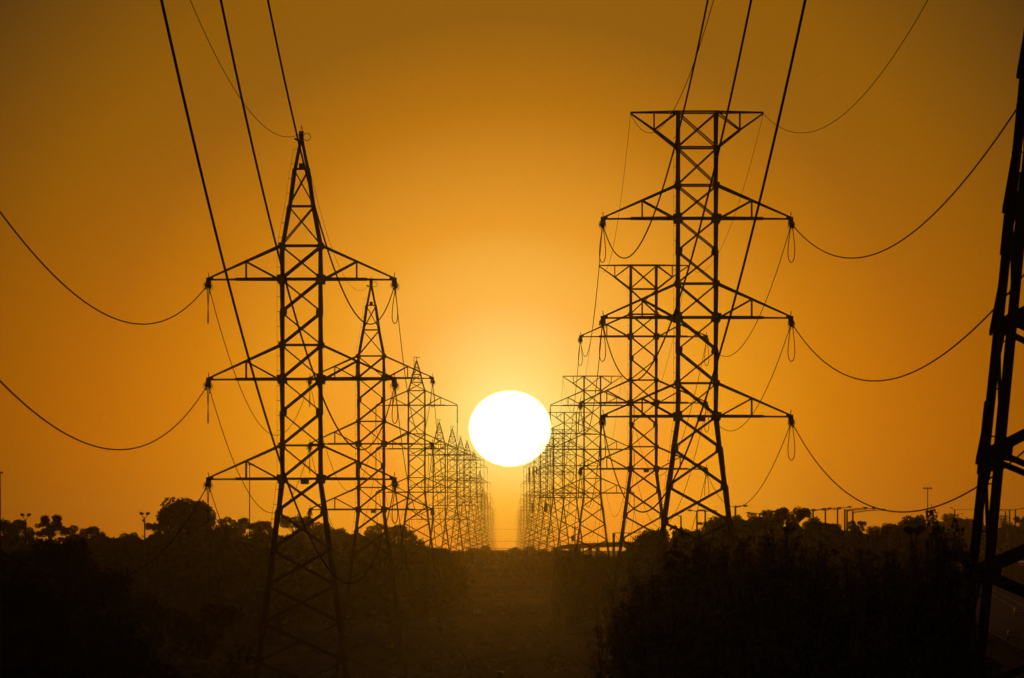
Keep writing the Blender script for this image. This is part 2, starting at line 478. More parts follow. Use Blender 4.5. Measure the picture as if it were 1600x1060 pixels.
def build_tower(name, loc, kind, hw, nodes=None, detail=2, body=BODY, slope=SLOPE):
    """kind 'peak' or 'tee' + tension flag; hw = waist height above the base."""
    style, tension = kind
    root = empty(name, loc) if detail else None
    J = MB()                           # joined geometry for far towers

    def member(nm, a, b, w, h, parent=None):
        if detail: return ob(nm, UNIT, parent or root, mat4=bar_matrix(a, b, w, h))
        J.bar(a, b, w * (1.9 if loc[1] > 4500 else 1.35), h * 1.4)

    if nodes is None:
        nodes = [0.0]; steps = [2.1, 2.45, 2.3, 2.4, 2.5, 2.55, 2.7]; k = 0
        while hw - nodes[-1] > 3.4:
            nodes.append(nodes[-1] + steps[min(k, 6)]); k += 1
        nodes.append(hw)
    low_nodes = [hw - n for n in nodes][::-1]          # z, bottom first
    top_h = {('tee', True): [17.4, 19.7], ('tee', False): [17.1], ('peak', True): [], ('peak', False): []}[kind]
    up = [hw + z for z in NODES_UP + top_h]
    hwid = lambda z: body + slope * max(0, hw - z)
    # legs
    prof = [(hwid(z), z) for z in (0, hw)] + [(body, up[-1])]
    if style == 'peak':
        pk = [(BODY, 14.96), (.83, 17.5), (.50, 19.9), (.06, 22.2)] if tension else [(BODY, 14.96), (.95, 16.2), (.68, 17.35), (.40, 18.4), (.10, 19.4)]
        prof = prof[:-1] + [(h, hw + z) for h, z in pk]
    key = (kind, round(hw, 2), body)
    for sx in (-1, 1):
        for sy in (-1, 1):
            if detail:
                kk = key + (sx, sy)
                if kk not in LEGC:
                    a = leg_mesh(prof[:2], sx, sy, .20 if body > BODY else .24)
                    b = leg_mesh(prof[1:], sx, sy, .20); a.add(b.v, b.f)
                    # bolted splice angles give the legs their stepped outline
                    for zz in (hw - 3.5, hw + 1.2, hw + 5.2, hw + 9.4, hw - 8.5, hw - 13):
                        if zz > 1:
                            h0, h1 = hwid(zz) + .03, hwid(zz + 1.5) + .03
                            b = leg_mesh([(h0, zz), (h1, zz + 1.5)], sx, sy, .2); a.add(b.v, b.f)
                    LEGC[kk] = a.mesh('leg', M_STEEL)
                ob('leg', LEGC[kk], root)
            else:
                for (h0, z0), (h1, z1) in zip(prof[:-1], prof[1:]):
                    J.bar((sx * h0, sy * h0, z0), (sx * h1, sy * h1, z1), .2, .2)
    # face bracing
    def panel(z0, z1, w, h0=None, h1=None, w2=None):
        w2 = w2 or w; o = -.03 if detail == 2 else .04; ex = .055 if detail == 2 else 0
        h0 = hwid(z0) if h0 is None else h0; h1 = hwid(z1) if h1 is None else h1; i = .04
        for s in (-1, 1):
            member('brace', (-h0, s * (h0 - i), z0), (h1, s * (h1 - i), z1), w, .06)
            member('brace', (h0, s * (h0 - i * 2.6), z0), (-h1, s * (h1 - i * 2.6), z1), w2, .06)
            dz = (z1 - z0) * ex; dh = (h1 - h0) * ex; dy = (h0 + h1) * ex
            member('brace', (s * (h0 - o - dh), h0 + dy, z0 - dz), (s * (h1 - o), -h1, z1), .07, w2)
            member('brace', (s * (h0 - i * 2.6), -h0, z0), (s * (h1 - i * 2.6), h1, z1), .06, w)

    def belt(z, w, h=None):
        h = hwid(z) if h is None else h
        for s in (-1, 1):
            member('horizontal_strut', (-h, s * (h - .05), z), (h, s * (h - .05), z), w, .08)
            member('horizontal_strut', (s * (h - .05), -h, z), (s * (h - .05), h, z), .08, w)

    for z0, z1 in zip(low_nodes[:-1], low_nodes[1:]): panel(z0, z1, .15, None, None, .13)
    for z0, z1 in zip(up[:-1], up[1:]):
        if style == 'peak': panel(z0, z1, .13, None, None, .085)
        elif z0 < hw + 6.3: panel(z0, z1, .085, None, None, .14)
        else: panel(z0, z1, .085, None, None, .09)
    for h in ARM_H: belt(hw + h, .13)
    for h in TIE_H: belt(hw + h, .10)
    if style == 'tee':
        for h in top_h: belt(hw + h, .11)
    else:
        for (h0, z0), (h1, z1) in zip(pk[:-1], pk[1:]):
            if h1 > .2: panel(hw + z0, hw + z1, .08, h0, h1); belt(hw + z1, .10, h1)
        if not tension: panel(hw + pk[-2][1], hw + pk[-1][1], .06, pk[-2][0], pk[-1][0])
    # gusset plates
    if detail:
        for h in ARM_H + TIE_H:
            for sx in (-1, 1):
                for sy in (-1, 1):
                    big = (.78 if h in ARM_H else .52) if tension else (.42 if h in ARM_H else .3)
                    M = Matrix.Translation((sx * (BODY - .06), sy * (BODY + .02), hw + h)) @ Matrix.Diagonal((big * (1 if sx > 0 else -1), 1, big, 1))
                    ob('gusset_plate', GUSSET, root, mat4=M)
        for z in low_nodes[1:-1] + [hw + 4.27, hw + 10.7]:
            for sx in (-1, 1):
                for sy in (-1, 1):
                    M = Matrix.Translation((sx * (hwid(z) - .20), sy * (hwid(z) + .02), z)) @ Matrix.Diagonal((.40, 1, .5, 1) if tension else (.22, 1, .28, 1))
                    ob('gusset_plate', GUSSET, root, mat4=M)
    # crossarms
    half = 6.0 if style == 'peak' else 6.12
    specs = [(h, TIE_H[i] - ARM_H[i], False, half) for i, h in enumerate(ARM_H)]
    if style == 'tee': specs.append((top_h[-1], 2.3 if tension else 2.14, True, 4.3))
    for h, tie, tee, hf in specs:
        for sx in (-1, 1):
            key2 = (round(tie, 2), tee, hf)
            z = hw + h
            F = Matrix.Translation((0, 0, z)) @ Matrix.Diagonal((sx, 1, 1, 1))
            if detail:
                if key2 not in CHORD: CHORD[key2] = arm_chords(hf, tie, tee).mesh('crossarm', M_STEEL)
                arm = ob('crossarm', CHORD[key2], root, mat4=F)
            else:
                ch_ = arm_chords(hf, tie, tee); J.add([F @ p for p in ch_.v], ch_.f); arm = None
            def st(a, b, w):
                if detail: ob('strut', UNIT, arm, mat4=bar_matrix(a, b, w, .06))
                else: J.bar(F @ Vector(a), F @ Vector(b), w, .06)
            for sy in (-1, 1):
                if not tee:
                    x = 3.55; t = (x - BODY) / (hf - BODY); y = sy * (BODY * (1 - t) + .12 * t); zt = tie * (1 - t)
                    st((x, y, 0), (x, y, zt), .08); st((x, y, zt), (BODY + .25, sy * BODY * .97, .05), .10)
                else:
                    x = 2.78; y = sy * BODY * .55; zb = -tie * .50
                    st((x, y, 0), (x, y, zb), .08); st((x, y, zb), (BODY, sy * BODY * .97, -.03), .09)
            if not tee and detail:
                tipm = Matrix.Translation((sx * hf, 0, z)) @ Matrix.Diagonal((sx, 1, 1, 1))
                if tension:
                    ob('arm_tip_bracket', TIP, root, mat4=tipm)
                    for s in (-1, 1):
                        R = Matrix.Translation((sx * hf + .04 * s, s * .35, z - .33)) @ Matrix.Rotation(math.pi if s < 0 else 0, 4, 'Z') @ Matrix.Rotation(-.08, 4, 'X')
                        ob('strain_insulator', TENSION_STRING, root, mat4=R)
                    ob('jumper_loop', JUMP_WIDE if (sx > 0 or style == 'tee') else JUMP_THIN, root, (sx * hf, 0, z - .05))
                else:
                    ob('hanging_insulator', SUSP_STRING, root, (sx * hf, 0, z - .05))
            elif not tee:
                J.bar((sx * hf, 0, z), (sx * hf, 0, z - 2.6), .14, .14)
    if detail == 2 and tension:
        a = MB(); a.box(-.27, .27, -.03, .03, -.26, .1); ob('number_plate', a.mesh('number_plate', M_SIGN), root, (.25, -BODY - .12, hw - .1))
        # step bolts and fall-arrest line up the left front leg
        a = MB(); prev = None
        zz = 3.0
        tops = [(hwid(z), z) for z in (0, hw)] + [p for p in prof[2:]]
        while zz < prof[-1][1] - 1:
            h = float(np.interp(zz, [p[1] for p in prof], [p[0] for p in prof]))
            a.bar((-h, -h, zz), (-h - .24, -h, zz), .03); p = Vector((-h - .22, -h, zz))
            if prev: a.bar(prev, p, .015)
            prev = p; zz += .95
        ob('step_bolts', a.mesh('step_bolts', M_STEEL), root)
    if style == 'peak':
        a = MB(); zt = prof[-1][1]
        if tension:
            a.box(-.16, .14, -.2, .2, zt - .35, zt + .12); a.bar((-.45, 0, zt - .35), (-.15, 0, zt - .5), .12)
            a.bar((-.05, 0, zt), (0, 0, zt + .5), .03); a.bar((.12, 0, zt), (0, 0, zt + .5), .03)
            a.ring((.35, 0, zt - .25), .24, .02, 'Y', 12, 4); a.box(-.16, .16, -.25, .05, hw + 19.95, hw + 20.25)
        else:
            a.bar((-.38, 0, zt - 1.9), (-.38, 0, zt + .55), .07); a.bar((-.45, 0, zt + .5), (.5, 0, zt + .5), .08)
            a.bar((0, 0, zt + .5), (0, 0, zt - .25), .09); a.box(-.16, .16, -.2, .2, zt - .3, zt - .1)
            a.box(-.75, .75, -.7, .7, hw + 17.3, hw + 17.42)
            a.bar((-.6, 0, hw + 17.4), (-.1, 0, hw + 17.75), .12)
        if detail: ob('peak_bracket', a.mesh('peak_bracket', M_STEEL), root)
        else: J.add(a.v, a.f)
    if detail == 0:
        root = ob(name, J.mesh(name, M_STEEL), None, loc)
    return root


ORD = ['', 'second', 'third', 'fourth', 'fifth', 'sixth', 'seventh', 'eighth', 'ninth', 'tenth', 'eleventh', 'twelfth', 'thirteenth', 'fourteenth']
DIST = [None, None, None, 1258, 1709, 2150, 2580, 3040, 3720, 4720, 5540, 6600, 8200, 10800]

# x of the axis, distance, height of the lowest crossarm
L_T = [(-13.35, 155, 26.9), (W(471, 0, 548)[0], 548, 17.0), (W(580, 0, 832)[0], 832, 16.6), (W(651, 0, 1258)[0], 1258, 21.5)]
R_T = [(12.72, 173, 26.7), (W(1089, 0, 553)[0], 553, 21.1), (W(1005.5, 0, 826)[0], 826, 20.5), (W(925.5, 0, 1248)[0], 1248, 21.3)]
L_y = {4: 711.5, 5: 710.5, 6: 718.5, 7: 719.5, 8: 731, 9: 755, 10: 779, 11: 786, 12: 796, 13: 805}
R_y = {4: 678, 5: 698, 6: 708, 7: 713, 8: 730, 9: 756, 10: 783, 11: 788, 12: 798, 13: 806}
for i in range(4, 14):
    d = DIST[i]
    L_T.append((W(785.7, 0, d)[0] - 12.75, d, W(0, L_y[i], d)[2] - 12.82))
    R_T.append((W(797, 0, d)[0] + 12.05, d, W(0, R_y[i], d)[2] - 12.82))

L_lab = ['large peaked lattice tower standing nearest on the left, just beyond the picture edge',
         'largest peaked lattice tower in view, left of the sun with three pairs of crossarms',
         'second largest peaked lattice tower, between the largest peaked one and the sun',
         'third peaked lattice tower with bracket on its tip, left of the sun, faded brown']
R_lab = ['dark near lattice tower cut off by the right edge, only its left legs showing',
         'largest flat-topped lattice tower in view, right of the sun above the bushes',
         'second largest flat-topped lattice tower, overlapped by the largest one at right of sun',
         'third flat-topped lattice tower, smaller and browner, right of the sun']
for side, TT, lab in (('L', L_T, L_lab), ('R', R_T, R_lab)):
    for i, (x, d, z) in enumerate(TT):
        st = 'peak' if side == 'L' else 'tee'; ten = i < 3
        gz = ground(d)
        nodes = [0, 2.2, 4.7, 7.44, 9.95, 12.6, 15.0, 17.6, 20.4, 23.4, 26.7] if (side == 'R' and i == 0) else None
        det = 2 if i < 3 else 1 if i < 7 else 0
        near = side == 'R' and i == 0    # this one has wider-set, steeper legs
        t = build_tower('lattice_tower', (x - (.32 if near else 0), d, gz), (st, ten), z - gz, nodes, det, *((1.5, .100) if near else ()))
        if i < 4: lb = lab[i]
        else:
            kindw = 'peaked' if side == 'L' else 'flat-topped'; sd = 'left' if side == 'L' else 'right'
            far = 'hazy brown' if i < 8 else 'tiny hazy'
            lb = f'{far} {kindw} lattice tower, {ORD[i]} counting back from the camera in the {sd} row'
            if i == 13: lb = f'farthest and smallest {kindw} lattice tower in the {sd} row, nearest the gap below the sun'
        tag(t, lb, 'pylon', f'{"peaked" if side == "L" else "flat-topped"} lattice towers in the {"left" if side == "L" else "right"} row')

# ---------------------------------------------------------------- conductors


def span_mesh(a, b, c, r, n=56, sides=5):
    L = (b - a).length; m = MB(); pts = []
    for i in range(n + 1):
        t = i / n; p = a + (b - a) * t; p.z -= c / 2 * t * (1 - t) * L * L; pts.append(p - a)
    m.tube(pts, r, sides, cap=False)
    return m.mesh('conductor', M_WIRE, True), pts


def tower_word(i, side):
    return (['nearest', 'second', 'third', 'fourth', 'fifth', 'sixth', 'seventh', 'eighth', 'ninth', 'tenth', 'eleventh', 'twelfth', 'thirteenth', 'fourteenth'][i])


damp = MB(); damp.box(-.03, .03, -.22, .22, -.14, -.09); damp.tube([(0, -.3, -.12), (0, -.14, -.12)], .05, 6); damp.tube([(0, .14, -.12), (0, .3, -.12)], .05, 6); damp.box(-.02, .02, -.03, .03, -.1, .03)
DAMP = damp.mesh('vibration_damper', M_STEEL)
for side, TT in (('L', L_T), ('R', R_T)):
    half = 6.0 if side == 'L' else 6.12
    rowd = 'left' if side == 'L' else 'right'
    for i in range(13):
        (x0, d0, z0), (x1, d1, z1) = TT[i], TT[i + 1]
        c = {0: 5.34e-4 if side == 'L' else 5.16e-4, 1: 7.3e-4 if side == 'L' else 4.7e-4, 2: 4.6e-4}.get(i, 5.2e-4)
        if i > 6: c = 2.6e-4
        for lev in (2, 1, 0):
            for sx in (-1, 1):
                t0, t1 = i < 3, i + 1 < 3
                a = Vector((x0 + sx * half, d0 + (2.1 if t0 else 0), z0 + ARM_H[lev] - (.5 if t0 else 2.65)))
                b = Vector((x1 + sx * half, d1 - (2.1 if t1 else 0), z1 + ARM_H[lev] - (.5 if t1 else 2.65)))
                r = .034 if i == 0 else .026
                m, pts = span_mesh(a, b, c, r, 72 if i == 0 else 40)
                o = ob('conductor', m, None, a)
                lw = ['lowest', 'middle', 'upper'][lev]; sw = 'left' if sx < 0 else 'right'
                tag(o, f'{lw} {sw}-hand conductor of the {rowd} tower row, sagging from {tower_word(i, side)} to {tower_word(i + 1, side)} tower', 'power line',
                    f'conductors of the {rowd} tower row')
                if side == 'L' and i == 0 and lev == 0 and sx == 1:
                    L = (b - a).length; tt = 18.5 / L; p = (b - a) * tt; p.z -= c / 2 * tt * (1 - tt) * L * L
                    ob('vibration_damper', DAMP, o, p)
                if i < 2:
                    L = (b - a).length
                    for tt in (1.6 / L, 1 - 1.6 / L):
                        p = (b - a) * tt; p.z -= c / 2 * tt * (1 - tt) * L * L
                        ob('vibration_damper', DAMP, o, p)
        # earth wires
        def top_pt(k, sx):
            x, d, z = TT[k]; ten = k < 3
            if side == 'L': return Vector((x, d, z + (22.2 if ten else 19.2)))
            return Vector((x + sx * 4.3, d, z + (19.7 if ten else 17.1) - .1))
        for sx in ((0,) if side == 'L' else (-1, 1)):
            ce = {0: 4.55e-4 if side == 'L' else 5.3e-4}.get(i, 4.2e-4 if i < 7 else 2.2e-4)
            a, b = top_pt(i, sx), top_pt(i + 1, sx)
            m, pts = span_mesh(a, b, ce, .017 if i == 0 else .013, 64)
            o = ob('earth_wire', m, None, a)
            if side == 'L': lb = f'thin earth wire joining the peaks of the {tower_word(i, side)} and {tower_word(i + 1, side)} towers of the left row'
            else: lb = f'thin earth wire on the {"left" if sx < 0 else "right"} top tips, {tower_word(i, side)} to {tower_word(i + 1, side)} tower, right row'
            tag(o, lb, 'power line', f'earth wires of the {rowd} tower row')

# mobile phone antennas on a far tower of the right row
for k, (px, y0, y1, w, d) in enumerate([(827, 731, 754, .8, 3712), (833, 730, 745, .6, 3712), (838.5, 730, 741, .6, 3712), (832, 786, 800, 1.3, 4712), (853, 787, 800, 1.2, 3032)]):
    a = MB(); h = (y1 - y0) * d / FOC; a.box(-w / 2, w / 2, -.3, .3, 0, h); a.box(-w / 2 - .1, w / 2 + .1, -.1, .4, h * .4, h * .45)
    o = ob('panel_antenna', a.mesh('panel_antenna', M_STEEL), None, W(px, y1, d))
    tag(o, ['tall dark antenna panel on a far right tower just under the sun', 'short dark antenna panel beside the tall one under the sun',
            'narrow antenna panel rightmost of the three under the sun', 'wide dark antenna block low on the far right-hand towers',
            'dark antenna block on a hazy right tower, right of the wide block'][k], 'antenna', 'antenna panels on the far right towers')

# ---------------------------------------------------------------- trees


def leaf_quads(r, n, c, rad, size, shell=.55, flat=.0):
    """n leaf-clump quads through an ellipsoid's volume, denser towards its outside."""
    v = r.normal(size=(n, 3)); v /= np.linalg.norm(v, axis=1)[:, None]
    q = (shell ** 3 + (1.12 - shell ** 3) * r.rand(n)) ** (1 / 3.)
    p = c + v * q[:, None] * rad
    s = size * (.55 + .9 * r.rand(n))[:, None]
    a = r.normal(size=(n, 3)); a /= np.linalg.norm(a, axis=1)[:, None]
    b = np.cross(a, r.normal(size=(n, 3))); b /= np.linalg.norm(b, axis=1)[:, None]
    if flat: a[:, 2] *= (1 - flat); b[:, 2] *= (1 - flat)
    a = a * s; b = b * s * .55
    return np.stack([p - a - b * .2, p - b, p + a + b * .1, p + b * 1.1], 1)


def tree_meshes(style, seed, leafm):
    """unit tree: height 1, crown half-width 0.5."""
    r = np.random.RandomState(seed); lobes = []; limbs = MB()
    limbs.tube([(0, 0, -.1), (.01, 0, .2), (-.01, .01, .42), (.01, 0, .66)], [.03, .027, .021, .010], 7)
    if style == 'dome':
        for k in range(46):
            a = r.rand() * 6.283; e = r.rand(); R = math.sqrt(r.rand()) * .40
            z = .34 + .52 * math.sqrt(max(0, 1 - (R / .44) ** 2)) * (.25 + .75 * r.rand()); lobes.append((R * math.cos(a), R * math.sin(a), z, .11 + .05 * r.rand()))
        for k in range(20):
            a = r.rand() * 6.283; lobes.append((.36 * math.cos(a) * r.rand() ** .4, .36 * math.sin(a), .10 + .25 * r.rand(), .14))
        size, per = .020, 330
    elif style == 'gum':
        for k in range(15):
            a = k * 2.4 + r.rand(); R = .12 + .30 * r.rand()
            z = .62 + .28 * r.rand() - R * .15; lobes.append((R * math.cos(a), R * math.sin(a), z, .09 + .05 * r.rand()))
        for k in range(9):
            a = r.rand() * 6.283; R = .34 * r.rand(); lobes.append((R * math.cos(a), R * math.sin(a), .30 + .25 * r.rand(), .09 + .05 * r.rand()))
        for k in range(14):
            a = r.rand() * 6.283; R = .42 * r.rand(); lobes.append((R * math.cos(a), R * math.sin(a), .06 + .28 * r.rand(), .13))
        size, per = .022, 260
    elif style == 'twin':
        for cx in (-.19, .18):
            for k in range(12):
                a = r.rand() * 6.283; R = .10 * r.rand(); lobes.append((cx + R * math.cos(a), R * math.sin(a), .80 + .18 * (r.rand() - .6), .115))
        for k in range(34):
            lobes.append((.86 * (r.rand() - .5), .5 * (r.rand() - .5), .10 + .50 * r.rand(), .11))
        size, per = .022, 230
    elif style == 'layer':
        for k in range(7):
            z = .4 + .085 * k; w = .40 * (1 - .08 * k) * (.7 + .5 * r.rand()); cx = .14 * (r.rand() - .5)
            for j in range(5): lobes.append((cx + w * (j - 2) / 2, .1 * (r.rand() - .5), z + .02 * r.rand(), -.075))
        for k in range(10): lobes.append((.7 * (r.rand() - .5), .3 * (r.rand() - .5), .05 + .28 * r.rand(), .12))
        size, per = .020, 90
    elif style == 'hedge':
        for k in range(44):
            x = .92 * (r.rand() - .5); lobes.append((x, .5 * (r.rand() - .5), .12 + (.70 + .12 * math.sin(x * 9 + seed)) * r.rand() ** .7, .12 + .05 * r.rand()))
        size, per = .024, 260
    Q = []
    for (x, y, z, s) in lobes:
        f = 1.0 if s > 0 else .34; s = abs(s)
        rad = np.array([s * (.9 + .3 * r.rand()), s * (.9 + .3 * r.rand()), s * .85 * f])
        Q.append(leaf_quads(r, per, np.array([x, y, z]), rad, size))
        st = Vector((0.0, 0, max(.1, z * (.45 + .15 * r.rand())))); e = Vector((x, y, z))
        limbs.tube([st, st.lerp(e, .5) + Vector((0, 0, .02)), e], [.012, .008, .003], 4)
    # stray sprays breaking the outline
    for k in range(90):
        x, y, z, s = lobes[r.randint(len(lobes))]; s = abs(s)
        v = r.normal(size=3); v /= np.linalg.norm(v); v[2] = abs(v[2])
        Q.append(leaf_quads(r, 10, np.array([x, y, z]) + v * s * 1.12, np.array([.018, .018, .022]), size * .7))
    return mesh_quads('crown', np.concatenate(Q), leafm), limbs.mesh('limbs', M_BARK)


VAR = {'dome': [tree_meshes('dome', 11, M_LEAF), tree_meshes('dome', 12, M_LEAF2)],
       'gum': [tree_meshes('gum', 21, M_LEAF), tree_meshes('gum', 27, M_LEAF3), tree_meshes('gum', 24, M_LEAF)],
       'twin': [tree_meshes('twin', 31, M_LEAF)], 'layer': [tree_meshes('layer', 41, M_LEAF2)],
       'hedge': [tree_meshes('hedge', 51, M_LEAF2), tree_meshes('hedge', 53, M_LEAF)]}


def tree(px, ytop, wpx, d, style, v, label, cat='tree', group=None, rot=0.0, name=None):
    top = W(px, ytop, d); gz = ground(d) - .2; H = top.z - gz; w = wpx * d / FOC
    zs = w * {'dome': 1.0, 'gum': .95, 'twin': .75, 'layer': 1.1, 'hedge': .75}[style]
    zt = {'dome': .985, 'gum': .97, 'twin': .95, 'layer': .95, 'hedge': .96}[style]
    nm = name or {'dome': 'round_tree', 'gum': 'eucalyptus_tree', 'twin': 'eucalyptus_tree', 'layer': 'pine_tree', 'hedge': 'bushy_tree'}[style]
    root = empty(nm, (top.x, d, gz)); root.rotation_euler.z = rot
    cr, lm = VAR[style][v % len(VAR[style])]
    M = Matrix.Translation((0, 0, max(0, H - zs * zt))) @ Matrix.Diagonal((w, w, zs if H > zs * zt else H / zt, 1))
    ob('crown', cr, root, mat4=M); ob('limbs', lm, root, mat4=M)
    ob('trunk', TRUNK, root, mat4=Matrix.Diagonal((1, 1, max(1.0, H - zs * .45), 1)))
    return tag(root, label, cat, group)


_t = MB(); _t.tube([(0, 0, 0), (.03, .02, .15), (-.03, 0, .5), (0, 0, 1)], [.42, .30, .24, .15], 9); TRUNK = _t.mesh('trunk', M_BARK, True)

G1 = 'trees along the far edge of the field'
TREES = [
    (20, 809, 74, 1120, 'gum', 0, 'gum tree with see-through crown at the far left edge of the treeline'),
    (80, 805, 50, 1080, 'twin', 0, 'gum tree with two round heads side by side at far left'),
    (128, 820, 62, 1130, 'gum', 1, 'low feathery gum right of the two-headed tree'),
    (165, 835, 50, 1100, 'hedge', 1, 'low bushy clump sloping down right of the feathery gum'),
    (205, 829, 60, 1150, 'dome', 1, 'low dark round tree just left of the three-headed floodlight'),
    (294, 764, 102, 1100, 'dome', 0, 'tallest dark dome-shaped tree of the left treeline, left of the largest peaked tower'),
    (246, 816, 40, 1070, 'gum', 2, 'small gum leaning on the left flank of the tall dome-shaped tree'),
    (340, 822, 36, 1090, 'hedge', 0, 'low bushy clump at the right foot of the dome-shaped tree'),
    (366, 807, 52, 1140, 'gum', 1, 'gum tree with sky gaps right of the dome-shaped tree'),
    (408, 812, 54, 1150, 'gum', 0, 'gum tree behind the tall floodlight mast, left of the largest tower'),
    (466, 804, 66, 1180, 'gum', 2, 'gum tree seen through the legs of the largest peaked tower, left half'),
    (506, 812, 52, 1190, 'dome', 1, 'rounded tree seen through the legs of the largest peaked tower, right half'),
    (540, 829, 50, 1160, 'hedge', 1, 'low bushy clump between the two largest peaked towers'),
    (574, 831, 40, 1150, 'hedge', 0, 'low clump at the left leg of the second peaked tower'),
    (606, 817, 66, 1200, 'gum', 1, 'broad gum tree seen through the second peaked tower legs'),
    (632, 826, 46, 1210, 'gum', 0, 'spreading open gum crown at the right leg of the second peaked tower'),
    (664, 848, 70, 1500, 'hedge', 1, 'low bushes sloping down under the third peaked tower'),
    (692, 862, 46, 1700, 'hedge', 0, 'lowest bushes where the left treeline meets the gap near the centre'),
    (736, 859, 52, 2300, 'hedge', 0, 'bushy clump left of the gap below the sun, right of the treeline notch'),
    (766, 856, 46, 2350, 'hedge', 1, 'bushy clump at the base of the farthest left towers'),
    (800, 860, 52, 2420, 'hedge', 0, 'low clump directly below the sun'),
    (806, 854, 16, 2300, 'dome', 1, 'small round tree poking up just right of the line below the sun'),
    (836, 857, 50, 2350, 'hedge', 1, 'bushy clump at the base of the farthest right towers'),
    (868, 857, 46, 2300, 'hedge', 0, 'bushy clump left of where the bridge deck begins'),
    (902, 861, 48, 1420, 'hedge', 1, 'low clump under the left end of the bridge deck'),
    (936, 867, 44, 1400, 'hedge', 0, 'low clump under the bridge between its piers'),
    (966, 872, 40, 1410, 'hedge', 1, 'lowest clump under the bridge beside the round tree'),
    (1028, 820, 92, 900, 'dome', 1, 'large rounded tree at the legs of the second flat-topped tower'),
    (987, 846, 26, 880, 'gum', 1, 'small ragged tree overlapping the bridge deck at its right end'),
    (1078, 817, 66, 930, 'dome', 0, 'rounded tree between the legs of the largest flat-topped tower'),
    (1128, 802, 70, 950, 'dome', 1, 'rounded tree at the right leg of the largest flat-topped tower'),
    (1158, 808, 44, 960, 'hedge', 1, 'bushy clump right of the largest flat-topped tower'),
    (1196, 800, 52, 930, 'hedge', 0, 'bushy clump left of the open-crowned gum'),
    (1238, 791, 66, 940, 'gum', 2, 'open-crowned gum tree topping the right treeline, left of the street lamps'),
    (1280, 812, 54, 960, 'hedge', 1, 'bushy clump below the left street lamps'),
    (1298, 812, 36, 990, 'dome', 0, 'small rounded tree under the middle street lamps'),
    (1338, 813, 32, 1000, 'gum', 1, 'small sparse tree beneath the longest lamp arms'),
    (1362, 826, 60, 980, 'hedge', 0, 'lowest clump in the dip right of the street lamps'),
    (1392, 813, 34, 1010, 'dome', 0, 'small round tree at the right end of the dip'),
    (1432, 801, 74, 1020, 'dome', 1, 'broad rounded tree beneath the tall mast at right'),
    (1480, 806, 60, 1000, 'hedge', 0, 'bushy clump right of the tall mast'),
    (1518, 808, 56, 1010, 'gum', 0, 'gum tree just left of the near dark tower legs'),
    (1552, 818, 60, 990, 'dome', 0, 'rounded tree between the near dark tower legs'),
    (1567, 806, 28, 1040, 'layer', 0, 'small tree with layered branches at far right beside lamps'),
    (1598, 806, 34, 960, 'gum', 2, 'dark gum crown cut by the right picture edge'),
    (1585, 822, 60, 980, 'hedge', 1, 'low bushes at the right edge beneath the lamps'),
]
rr_ = random.Random(5)
for k, (px, yt, w, d, stl, v, lb) in enumerate(TREES):
    if 440 < px < 650: d *= 1.28
    if px > 1465: d += 1200
    tree(px, yt, w, d, stl, v, lb, group=G1, rot=0 if stl in ('twin', 'layer', 'hedge') else rr_.uniform(-.6, .6))

# dark nearer trees at lower left
G2 = 'dark near trees at lower left'
for (px, yt, w, d, stl, v, rot, lb) in [
    (104, 831, 190, 420, 'dome', 1, .3, 'big nearly black tree at left in front of the treeline'),
    (10, 838, 170, 400, 'dome', 0, 1.2, 'nearly black tree cut by the left picture edge'),
    (110, 915, 260, 300, 'dome', 0, 2.2, 'black bush filling the lower left below the big dark tree'),
    (190, 985, 230, 260, 'dome', 1, .9, 'low black bush sloping down to the bottom edge at left'),
    (20, 900, 220, 250, 'dome', 1, 2.9, 'nearest black bush in the lower left corner')]:
    tree(px, yt, w, d, stl, v, lb, group=G2, rot=rot)


def woodland(profile, d0, d1, n, rad, size, seed, m, label, per=110):
    """understorey: leafy lumps under a skyline given as bearings and heights."""
    r = np.random.RandomState(seed); Q = []; px = [p[0] for p in profile]; py = [p[1] for p in profile]
    for k in range(n):
        x = r.uniform(px[0], px[-1]); d = r.uniform(d0, d1); top = W(x, np.interp(x, px, py), d).z; g0 = ground(d)
        rr = rad * (.6 + .7 * r.rand()); z = g0 + (top - g0 - rr * .8) * (1 - r.rand() ** 1.7 * .95)
        Q.append(leaf_quads(r, per, np.array([W(x, 0, d).x, d, z]), np.array([rr * 1.2, rr * 1.2, rr * .8]), size, .5))
    return tag(ob('woodland', mesh_quads('woodland', np.concatenate(Q), m)), label, kind='stuff')


woodland([(-60, 842), (60, 836), (180, 842), (240, 836), (330, 838), (430, 835), (460, 840)],
         1080, 1250, 480, 2.4, .42, 3, M_LEAF2, 'dense dark woodland understorey of the left treeline')
woodland([(424, 836), (540, 842), (620, 846), (646, 866)], 1440, 1620, 300, 2.9, .5, 9, M_LEAF2, 'hazier woodland behind the two largest peaked towers')
woodland([(636, 852), (668, 860), (690, 874), (712, 884)], 1560, 1820, 130, 2.6, .55, 8, M_LEAF2, 'hazy woodland sloping down towards the gap at centre')
woodland([(700, 866), (740, 864), (800, 864), (870, 862), (900, 868), (970, 882)], 2250, 2480, 240, 3.2, .75, 4, M_LEAF2, 'hazy scrub on the rise below the sun')
woodland([(880, 866), (930, 872), (985, 878)], 1400, 1470, 110, 1.8, .42, 5, M_LEAF2, 'dark scrub on the slope under the bridge')
woodland([(978, 872), (1000, 850), (1090, 842), (1110, 826), (1240, 822), (1340, 832), (1375, 836), (1420, 820), (1485, 824)],
         880, 1040, 460, 2.1, .36, 6, M_LEAF3, 'dense dark woodland understorey of the right treeline')
woodland([(1465, 824), (1540, 824), (1640, 826)], 2120, 2360, 240, 4.4, .7, 10, M_LEAF2, 'hazy woodland beyond the freeway at the right edge')
